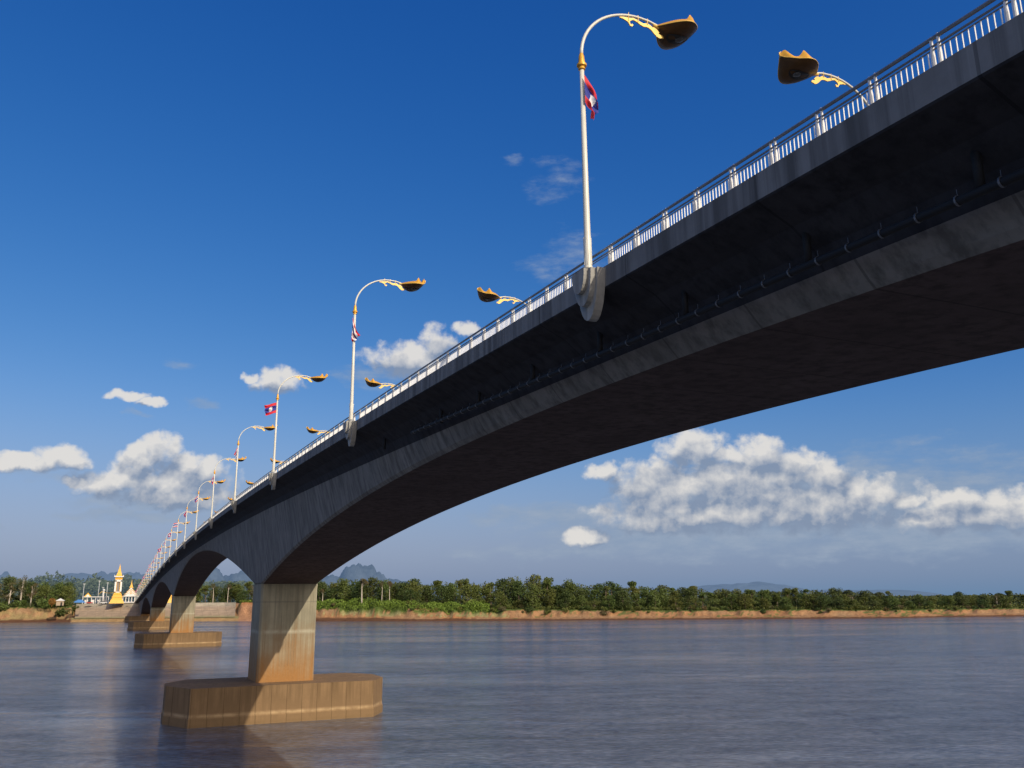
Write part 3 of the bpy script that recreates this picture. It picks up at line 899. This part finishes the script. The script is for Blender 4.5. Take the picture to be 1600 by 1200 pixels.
# ------------------------------------------------------------------ golden towers
def tower(x,y,zb,label):
    r=empty('golden_tower',(x,y,zb))
    b=MB(); z=0
    for a0,a1,h in ((10.0,9.4,.9),(8.8,8.2,1.0),(8.0,7.5,.5),(7.0,6.6,1.3),(7.2,7.0,.35),(6.0,5.6,1.1),(5.8,5.8,.3),(4.9,4.6,.9)):
        b.frustum(0,0,z,z+h,a0,a0,a1,a1); z+=h+.004
    b.build('plinth',M['tgold'],r)
    s=MB(); z0=z
    for sx in (-1,1):
        for sy in (-1,1): s.box(sx*1.85-.55,sx*1.85+.55,sy*1.85-.55,sy*1.85+.55,z0,z0+7.2)
    s.box(-2.4,2.4,-2.4,2.4,z0+6.4,z0+7.6); s.box(-2.4,2.4,-2.4,2.4,z0,z0+.5)
    s.build('corner_columns',M['twhite'],r)
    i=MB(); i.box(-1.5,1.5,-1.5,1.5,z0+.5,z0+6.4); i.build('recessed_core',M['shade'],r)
    gt=MB()
    for sy in (-1,1):
        gt.box(-1.25,-.95,sy*2.15-.15,sy*2.15+.15,z0+.5,z0+6.4); gt.box(.95,1.25,sy*2.15-.15,sy*2.15+.15,z0+.5,z0+6.4)
    for sx in (-1,1):
        gt.box(sx*2.15-.15,sx*2.15+.15,-1.25,-.95,z0+.5,z0+6.4); gt.box(sx*2.15-.15,sx*2.15+.15,.95,1.25,z0+.5,z0+6.4)
    gt.build('gold_frame',M['tgold'],r)
    z=z0+7.604
    c=MB(); c.frustum(0,0,z,z+.7,4.4,4.4,5.0,5.0); c.frustum(0,0,z+.704,z+1.3,5.2,5.2,4.6,4.6); c.build('upper_band',M['tgold'],r); z+=1.304
    w_=MB(); w_.frustum(0,0,z,z+.35,4.2,4.2,4.4,4.4); w_.frustum(0,0,z+.354,z+.75,6.6,6.6,6.2,6.2)
    for sx in (-1,1):
        for sy in (-1,1): w_.frustum(sx*2.9,sy*2.9,z+.754,z+1.5,.5,.5,.1,.1)
    w_.build('cornice',M['twhite'],r); z+=.758
    sp=MB()
    for a0,a1,h in ((4.6,3.7,.8),(3.4,3.1,.7),(2.9,2.4,.8),(2.3,2.0,.7),(1.9,1.4,1.1),(1.2,.7,1.7),(.55,.05,1.6)):
        sp.frustum(0,0,z,z+h,a0,a0,a1,a1); z+=h+.003
    sp.build('spire',M['tgold'],r)
    r.scale=(.94,.94,1.12); tag(r,label,'tower'); return r
tower(-.3,660,11.6,'golden stepped tower with white columns and spire, left of the bridge end')
tower(35.4,660,11.6,'golden stepped tower glimpsed between the piers, right of the bridge end')
# soil mound under the left tower
# gabled pavilion with spire
def prasat(x,y,zb):
    r=empty('temple_pavilion',(x,y,zb))
    b=MB(); b.box(-5.2,5.2,-3,3,0,.6); b.build('platform',M['twhite'],r)
    for i in range(6):
        for sy in (-2.6,2.6):
            b=MB(); b.box(-4.8+i*1.92-.22,-4.8+i*1.92+.22,sy-.22,sy+.22,.604,4.2); b.build('column',M['twhite'],r)
    f=MB()
    for k,(w_,h0,h1,d) in enumerate(((11.4,4.2,7.2,3.6),(8.6,5.6,9.0,3.2),(5.8,7.2,10.6,2.8))):
        f.prism([(-w_/2,h0),(w_/2,h0),(w_/2*.55,(h0+h1)/2-.4),(0,h1),(-w_/2*.55,(h0+h1)/2-.4)],1,-d-.01*k,d+.01*k)
    f.build('tiered_roof',M['twhite'],r)
    g_=MB()
    for w_,h0,h1,d in ((11.4,4.2,7.2,3.6),(8.6,5.6,9.0,3.25),(5.8,7.2,10.6,2.9)):
        for sx in (-1,1):
            for sy in (-1,1):
                g_.tube([(sx*w_/2,sy*(d+.1),h0+.1),(sx*w_/2*.55,sy*(d+.1),(h0+h1)/2-.3),(0,sy*(d+.1),h1+.15)],.11,5)
    for q in range(3): g_.prism([(-.7+.12*q,6.0+q*1.3),(.7-.12*q,6.0+q*1.3),(0,6.8+q*1.3)],1,-3.85,-3.7)
    g_.build('gable_trim',M['tgold'],r)
    s=MB(); z=10.2
    for a0,a1,h in ((2.6,2.0,.8),(1.9,1.3,.9),(1.2,.7,1.2),(.6,.3,1.4),(.25,.04,1.4)):
        s.frustum(0,0,z,z+h,a0,a0,a1,a1); z+=h+.003
    s.build('spire',M['tgold'],r)
    tag(r,'white gabled temple pavilion with gold trim and spire beside the bridge end','pavilion')
pr_=prasat(8.3,684,12.0)
# canopy building
r=empty('canopy_building',(-13.5,690,11.6))
b=MB(); b.box(-9,8,-3,3,4.3,4.75); b.build('flat_roof',M['roofw'],r)
for i in range(7):
    for sy in (-2.45,2.45):
        b=MB(); b.box(-8.5+i*2.7-.15,-8.5+i*2.7+.15,sy-.15,sy+.15,0,4.3); b.build('post',M['twhite'],r)
for i in range(4):
    b=MB(); b.box(-7.4+i*4,-5.2+i*4,-1.2,1.4,0,2.6); b.build('booth',M['roofw'],r)
b=MB(); b.prism([(-8,4.76),(-3.2,4.76),(-5.6,7.4)],1,-1.5,1.5); gbl=b.build('gable',M['tgold'],r)
b=MB(); b.prism([(-6.9,4.9),(-4.3,4.9),(-5.6,6.5)],1,-1.56,-1.5); b.build('gable_panel',M['twhite'],gbl)
tag(r,'long low white canopy building with small yellow gable behind the revetment','building')
# light masts
for (x,y,h),lb in zip(((-12.8,700,15.5),(-22.5,700,13.5),(-7.5,715,14.5),(-10.5,735,11.5),(-29,705,9.5)),('tallest grey light mast, just left of the golden tower','grey light mast second from left near the canopy roof','grey light mast directly beside the golden tower','shorter thin light mast between two taller ones left of the golden tower','leftmost short light mast near the tree clump')):
    m_=empty('light_mast',(x,y,11.5)); b=MB(); b.tube([(0,0,0),(0,0,h)],[.28,.16],8); b.build('mast',M['mast'],m_,True)
    b=MB(); b.box(-.7,.7,-.25,.25,h,h+.45); b.build('floodlights',M['mast'],m_)
    tag(m_,lb,'light mast','light masts behind the revetment')
# double armed white post
r=empty('double_arm_post',(-9.0,676,11.6)); b=MB(); b.tube([(0,0,0),(0,0,8.6)],[.45,.35],8); b.build('post',M['twhite'],r,True)
b=MB(); b.tube([(-3.2,0,6.2),(-1.4,0,7.9),(0,0,7.6),(3.5,0,6.9),(6,0,7.6)],.22,6); b.build('arms',M['brightgold'],r,True)
b=MB(); b.lathe([(.7,8.6),(.8,8.9),(.5,9.4),(.1,9.8)],n=10); b.build('finial',M['twhite'],r,True)
tag(r,'white post with two long golden arms in front of the canopy building','lamp post')
# hut, tarpaulin, cars
r=empty('riverside_hut',(-34,652,10.6)); b=MB(); b.box(-2.2,2.2,-2,2,0,3); b.build('walls',M['wood'],r)
b=MB(); b.prism([(-2.8,3.0),(2.8,3.0),(0,4.6)],1,-2.5,2.5); b.build('roof',M['roofw'],r)
b=MB(); b.box(.3,1.4,-2.05,-2.0,0,2.1); b.build('doorway',M['dark'],r)
tag(r,'small wooden hut with pale roof beside the left tree clump','hut')
r=empty('tarpaulin_shelter',(-22.5,650,11.3)); b=MB(); b.prism([(-3.6,1.2),(3.6,1.0),(1.2,2.9),(-1.0,3.0)],1,-2.2,2.2); b.build('cover',M['tarp'],r)
b=MB()
for sx in (-3.2,3.2):
    for sy in (-2,2): b.tube([(sx,sy,0),(sx,sy,1.3)],.06,5)
b.build('poles',M['wood'],r); tag(r,'low blue tarpaulin shelter at the top left of the revetment','shelter')
def car(x,y,z,m_,lb,rz=0):
    r=empty('parked_car',(x,y,z),rz)
    b=MB(); b.prism([(-2.1,.35),(2.1,.35),(2.1,.85),(1.3,.95),(-2.0,1.0)],1,-.85,.85); b.build('body',m_,r)
    b=MB(); b.prism([(-1.7,.98),(1.2,.95),(.6,1.5),(-1.3,1.52)],1,-.75,.75); b.build('cabin_windows',M['glass'],r)
    b=MB(); b.box(-1.2,.55,-.7,.7,1.5,1.56); b.build('roof_panel',m_,r)
    for wx in (-1.35,1.35):
        for sy in (-.8,.8):
            b=MB(); b.tube([(wx,sy-.1,.33),(wx,sy+.1,.33)],.33,12); b.build('wheel',M['rubber'],r)
    tag(r,lb,'car')
car(-17,672,11.5,M['carr'],'small red car parked on the terrace left of the golden tower')
car(-8.5,671,11.5,M['carw'],'white car parked next to the base of the golden tower',.2)
# rust coloured bush
mb=MB(); rnd=random.Random(9)
for i in range(500):
    d=Vector((rnd.gauss(0,1),rnd.gauss(0,1),rnd.gauss(0,1))).normalized(); leaf(mb,Vector((0,0,3))+Vector((d.x*2.6,d.y*2.6,d.z*2.2))*rnd.uniform(.6,1),.5,rnd)
mb.tube([(0,0,-.5),(0,0,3)],[.2,.1],6)
x,y=pol(-3.4,670); tag(mb.build('rust_tree',M['leaf_rust'],None,loc=(x,y,10.2),fix=False),'small rust orange tree beside the hut','tree')

# ------------------------------------------------------------------ sky
w=bpy.data.worlds.new('World'); scene.world=w; w.use_nodes=True; nt=w.node_tree
for n in list(nt.nodes): nt.nodes.remove(n)
SUN=Vector((.29,-1.0,.62)).normalized()
el=math.asin(SUN.z); azs_=atan2(SUN.x,SUN.y)
sky=nt.nodes.new('ShaderNodeTexSky'); sky.sky_type='NISHITA'; sky.sun_disc=False
sky.sun_elevation=el; sky.sun_rotation=azs_; sky.altitude=150; sky.air_density=1.0; sky.dust_density=1.2; sky.ozone_density=3.5
hs=nt.nodes.new('ShaderNodeHueSaturation'); hs.inputs['Saturation'].default_value=1.12; link(nt,sky.outputs[0],hs.inputs['Color'])
sc3=nt.nodes.new('ShaderNodeSeparateColor'); link(nt,hs.outputs[0],sc3.inputs[0])
cc3=nt.nodes.new('ShaderNodeCombineColor')
for i,(k,g_) in enumerate(((4.3,2.0),(1.07,1.17),(.935,.72))):
    x_=math_n(nt,'MULTIPLY',math_n(nt,'POWER',math_n(nt,'MULTIPLY',sc3.outputs[i],.1),g_),k)
    x_=math_n(nt,'MULTIPLY',math_n(nt,'DIVIDE',x_,math_n(nt,'MULTIPLY_ADD',x_,(.9,.35,.12)[i],1.0)),10*(1.04,1.06,1.04)[i]); link(nt,x_,cc3.inputs[i])
tc=nt.nodes.new('ShaderNodeTexCoord'); sep=nt.nodes.new('ShaderNodeSeparateXYZ'); link(nt,tc.outputs['Generated'],sep.inputs[0])
U=math_n(nt,'MULTIPLY',math_n(nt,'ARCTAN2',sep.outputs[0],sep.outputs[1]),57.29578)
V=math_n(nt,'MULTIPLY',math_n(nt,'ARCSINE',sep.outputs[2]),57.29578)
CU=[(0.35,8.55,1.02,0.85),(1.67,9.01,1.11,0.94),(3.15,8.22,1.13,0.78),(4.5,7.88,1.15,0.79),(2.29,7.2,3.3,1.15),(-0.76,6.9,2.1,0.75),(2.6,6.3,3.2,.7),(-3.82,8.3,1.42,0.6),(-5.93,7.9,1.63,0.44),(-2.84,6.97,0.69,0.3),(-0.53,12.26,1.24,0.31),(0.82,11.9,0.82,0.28),(6.61,14.04,0.49,0.32),(8.33,13.73,1.48,0.66),(17.05,15.62,2.54,1.01),(18.87,16.71,1.15,1.01),(20.99,17.71,0.8,0.5),(35.88,9.33,1.84,1.16),(38.3,8.81,1.2,0.57),(40.29,8.63,1.57,1.09),(42.2,8.0,1.53,0.88),(44.03,7.1,1.42,1.11),(45.64,6.31,1.09,0.7),(38.18,7.06,5.07,1.7),(33.89,6.9,2.9,1.7),(42.73,5.6,5.8,1.5),(37,5.2,6.5,1.1),(52.5,4.6,5.0,1.0),(47.41,5.83,0.71,0.46),(48.56,5.57,0.97,0.38),(51.36,5.41,1.48,0.67),(53.26,4.75,2.2,0.8),(29.97,8.07,0.93,0.58),(28.7,3.9,1.25,0.53),(16.36,8.25,2.53,0.58)]
TH=[(43,5.6,11,2.3,1.15),(28,5.2,5,.9,.8),(1.49,5.89,4.48,0.54,0.8),(0.13,5.04,3.63,0.38,0.8),(3.37,5.36,3.02,0.39,0.6),(0.01,11.14,0.73,0.23,0.5),(3.87,12.12,1.01,0.4,0.7),(2.48,14.13,0.77,0.4,0.4),(14.28,14.37,2.15,0.75,0.6),(23.56,5.32,2.32,0.67,0.7),(36.37,3.99,10.5,1.5,1.0),(24.46,2.51,.6,.6,.6),(30.79,4.28,.6,.6,.7),(49.39,3.4,8.0,1.1,0.95),(30.62,2.89,10.37,0.49,0.6),(52.62,7.49,4.11,0.73,0.45),(27.46,27.34,1.76,1.27,0.3),(28.0,22.12,2.48,1.49,0.35),(24.22,28.52,0.65,0.4,0.3),(42.1,2.35,12.08,0.46,0.5),(48.25,8.67,4.14,0.61,0.3),(-6.44,3.96,0.63,0.29,0.4),(-4.91,7.49,4.09,0.44,0.4)]
def field_group(name,blobs,grow):
    g=bpy.data.node_groups.new(name,'ShaderNodeTree')
    g.interface.new_socket('Vector',in_out='INPUT',socket_type='NodeSocketVector')
    g.interface.new_socket('Value',in_out='OUTPUT',socket_type='NodeSocketFloat')
    gi=g.nodes.new('NodeGroupInput'); go=g.nodes.new('NodeGroupOutput'); acc=None
    for bl in blobs:
        u,v,a,b_=bl[:4]; wgt=bl[4] if len(bl)>4 else 1
        ma=g.nodes.new('ShaderNodeVectorMath'); ma.operation='MULTIPLY_ADD'
        sx,sy=1/(a*grow),1/(b_*grow)
        ma.inputs[1].default_value=(sx,sy,0); ma.inputs[2].default_value=(-u*sx,-v*sy,0)
        g.links.new(gi.outputs[0],ma.inputs[0])
        dt=g.nodes.new('ShaderNodeVectorMath'); dt.operation='DOT_PRODUCT'
        g.links.new(ma.outputs[0],dt.inputs[0]); g.links.new(ma.outputs[0],dt.inputs[1])
        q=math_n(g,'MULTIPLY_ADD',dt.outputs['Value'],-wgt,wgt)
        acc=q if acc is None else math_n(g,'MAXIMUM',acc,q)
    out=math_n(g,'MAXIMUM',acc,-1.0)
    g.links.new(out,go.inputs[0]); return g
cb=nt.nodes.new('ShaderNodeCombineXYZ'); link(nt,U,cb.inputs[0]); link(nt,V,cb.inputs[1])
gc=field_group('cumulus_field',CU,1.42); gt_=field_group('thin_field',TH,1.35)
def vadd(a,b):
    n=nt.nodes.new('ShaderNodeVectorMath'); n.operation='ADD'
    for i,x in enumerate((a,b)):
        if isinstance(x,tuple): n.inputs[i].default_value=x
        else: link(nt,x,n.inputs[i])
    return n.outputs[0]
def warp(vec,scale,amt,det=4):
    n=noise_n(nt,scale,det,.55,vec)
    s=nt.nodes.new('ShaderNodeVectorMath'); s.operation='MULTIPLY_ADD'; s.inputs[1].default_value=(amt,amt,0); s.inputs[2].default_value=(-amt/2,-amt/2,0)
    link(nt,n.outputs['Color'],s.inputs[0]); return vadd(vec,s.outputs[0])
WV=warp(cb.outputs[0],.6,1.3,4); W2=warp(cb.outputs[0],1.4,.35,2)
def fieldat(off):
    gn=nt.nodes.new('ShaderNodeGroup'); gn.node_tree=gc; link(nt,vadd(WV,off) if off else WV,gn.inputs[0]); return gn.outputs[0]
def bill(off,det,sc=.85):
    n=noise_n(nt,sc,det,.56,vadd(W2,off) if off else W2); return n.outputs[0]
F0=fieldat(None); F1=fieldat((-.3,.9,0)); B0=bill(None,7)
L0=bill(None,4.5,.5); B1=bill((-.32,.5,0),4.5,.5)
d0=math_n(nt,'ADD',F0,math_n(nt,'MULTIPLY',math_n(nt,'SUBTRACT',B0,.5),1.9))
def sstep(x,a,b):
    m=nt.nodes.new('ShaderNodeMapRange'); m.interpolation_type='SMOOTHSTEP'; m.inputs[1].default_value=a; m.inputs[2].default_value=b; link(nt,x,m.inputs[0]); return m.outputs[0]
acu=sstep(d0,.05,.80)
lit=math_n(nt,'ADD',math_n(nt,'MULTIPLY_ADD',math_n(nt,'SUBTRACT',F0,F1),1.05,.30),math_n(nt,'MULTIPLY',math_n(nt,'SUBTRACT',L0,B1),2.3),clamp=True)
# thin layered cloud
gn=nt.nodes.new('ShaderNodeGroup'); gn.node_tree=gt_; sc_=nt.nodes.new('ShaderNodeVectorMath'); sc_.operation='MULTIPLY'; sc_.inputs[1].default_value=(.45,1.3,1)
link(nt,cb.outputs[0],sc_.inputs[0]); wv=warp(cb.outputs[0],.4,2.2,5); link(nt,wv,gn.inputs[0])
tn=noise_n(nt,.9,7,.62,sc_.outputs[0])
dt_=math_n(nt,'ADD',gn.outputs[0],math_n(nt,'MULTIPLY',math_n(nt,'SUBTRACT',tn.outputs[0],.5),1.6))
ath=math_n(nt,'MULTIPLY',sstep(dt_,.0,1.0),.78)
ccol=mixc(nt,lit,(.225,.29,.41),(.76,.735,.70))
tcol=mixc(nt,tn.outputs[0],(.185,.28,.425),(.39,.45,.54))
elf=sstep(V,-.5,12)
# low haze veil near the horizon
hazef=math_n(nt,'MULTIPLY',sstep(V,14,-3),.85)
bg=nt.nodes.new('ShaderNodeBackground'); bg.inputs[1].default_value=.10; link(nt,cc3.outputs[0],bg.inputs[0])
bh=nt.nodes.new('ShaderNodeBackground'); bh.inputs[1].default_value=1; bh.inputs[0].default_value=(.145,.26,.42,1)
bt=nt.nodes.new('ShaderNodeBackground'); bt.inputs[1].default_value=1; link(nt,tcol,bt.inputs[0])
bc=nt.nodes.new('ShaderNodeBackground'); bc.inputs[1].default_value=1; link(nt,ccol,bc.inputs[0])
def mixs(f,a,b):
    m=nt.nodes.new('ShaderNodeMixShader'); link(nt,f,m.inputs[0]); link(nt,a,m.inputs[1]); link(nt,b,m.inputs[2]); return m.outputs[0]
fill_glow=nt.nodes.new('ShaderNodeVectorMath'); fill_glow.operation='DOT_PRODUCT'; link(nt,tc.outputs['Generated'],fill_glow.inputs[0]); fill_glow.inputs[1].default_value=Vector((SUN.x,SUN.y,.25)).normalized()  # unseen warm glow behind the camera, added to brighten shaded faces
gf=math_n(nt,'MULTIPLY',sstep(fill_glow.outputs['Value'],.15,.95),.45)
bgl=nt.nodes.new('ShaderNodeBackground'); bgl.inputs[1].default_value=1.0; bgl.inputs[0].default_value=(2.1,1.75,1.3,1)
s=mixs(hazef,bg.outputs[0],bh.outputs[0]); s=mixs(gf,s,bgl.outputs[0]); s=mixs(ath,s,bt.outputs[0]); s=mixs(math_n(nt,'MULTIPLY',acu,.93),s,bc.outputs[0])
wo=nt.nodes.new('ShaderNodeOutputWorld'); link(nt,s,wo.inputs[0])

sd=bpy.data.lights.new('sun','SUN'); sd.energy=3.5; sd.angle=radians(.53); sd.color=(1,.88,.72)
so=bpy.data.objects.new('sun',sd); COL.objects.link(so); so.rotation_euler=(-SUN).to_track_quat('-Z','Y').to_euler(); so.location=(0,-50,80)

# ------------------------------------------------------------------ camera
F,PITCH,ROLL,TH_=1347.85,.2438,-.0094,.42
R0=Vector((cos(TH_),-sin(TH_),0)); H0=Vector((sin(TH_),cos(TH_),0))
Fw=H0*cos(PITCH)+Vector((0,0,sin(PITCH))); U0=-H0*sin(PITCH)+Vector((0,0,cos(PITCH)))
Rc=R0*cos(ROLL)+U0*sin(ROLL); Uc=-R0*sin(ROLL)+U0*cos(ROLL)
mt=Matrix((Rc,Uc,-Fw)).transposed().to_4x4(); mt.translation=Vector((0,0,12.32))
cd=bpy.data.cameras.new('camera'); cd.sensor_width=36; cd.lens=F/1600*36; cd.clip_start=.3; cd.clip_end=20000
co=bpy.data.objects.new('camera',cd); COL.objects.link(co); co.matrix_world=mt; scene.camera=co
# prototypes that were never placed would sit at the origin: drop them
for k,l in TV.items():
    for i,o in enumerate(l):
        if (k,i) not in used:
            for ch in list(o.children): bpy.data.objects.remove(ch)
            bpy.data.objects.remove(o)
scene.view_settings.view_transform='Standard'; scene.view_settings.look='None'; scene.view_settings.exposure=0; scene.view_settings.gamma=1
scene.cycles.max_bounces=5; scene.cycles.diffuse_bounces=3; scene.cycles.glossy_bounces=3
scene.cycles.caustics_reflective=False; scene.cycles.caustics_refractive=False
scene.cycles.use_adaptive_sampling=True; scene.cycles.adaptive_threshold=.02
print('trees',cnt)
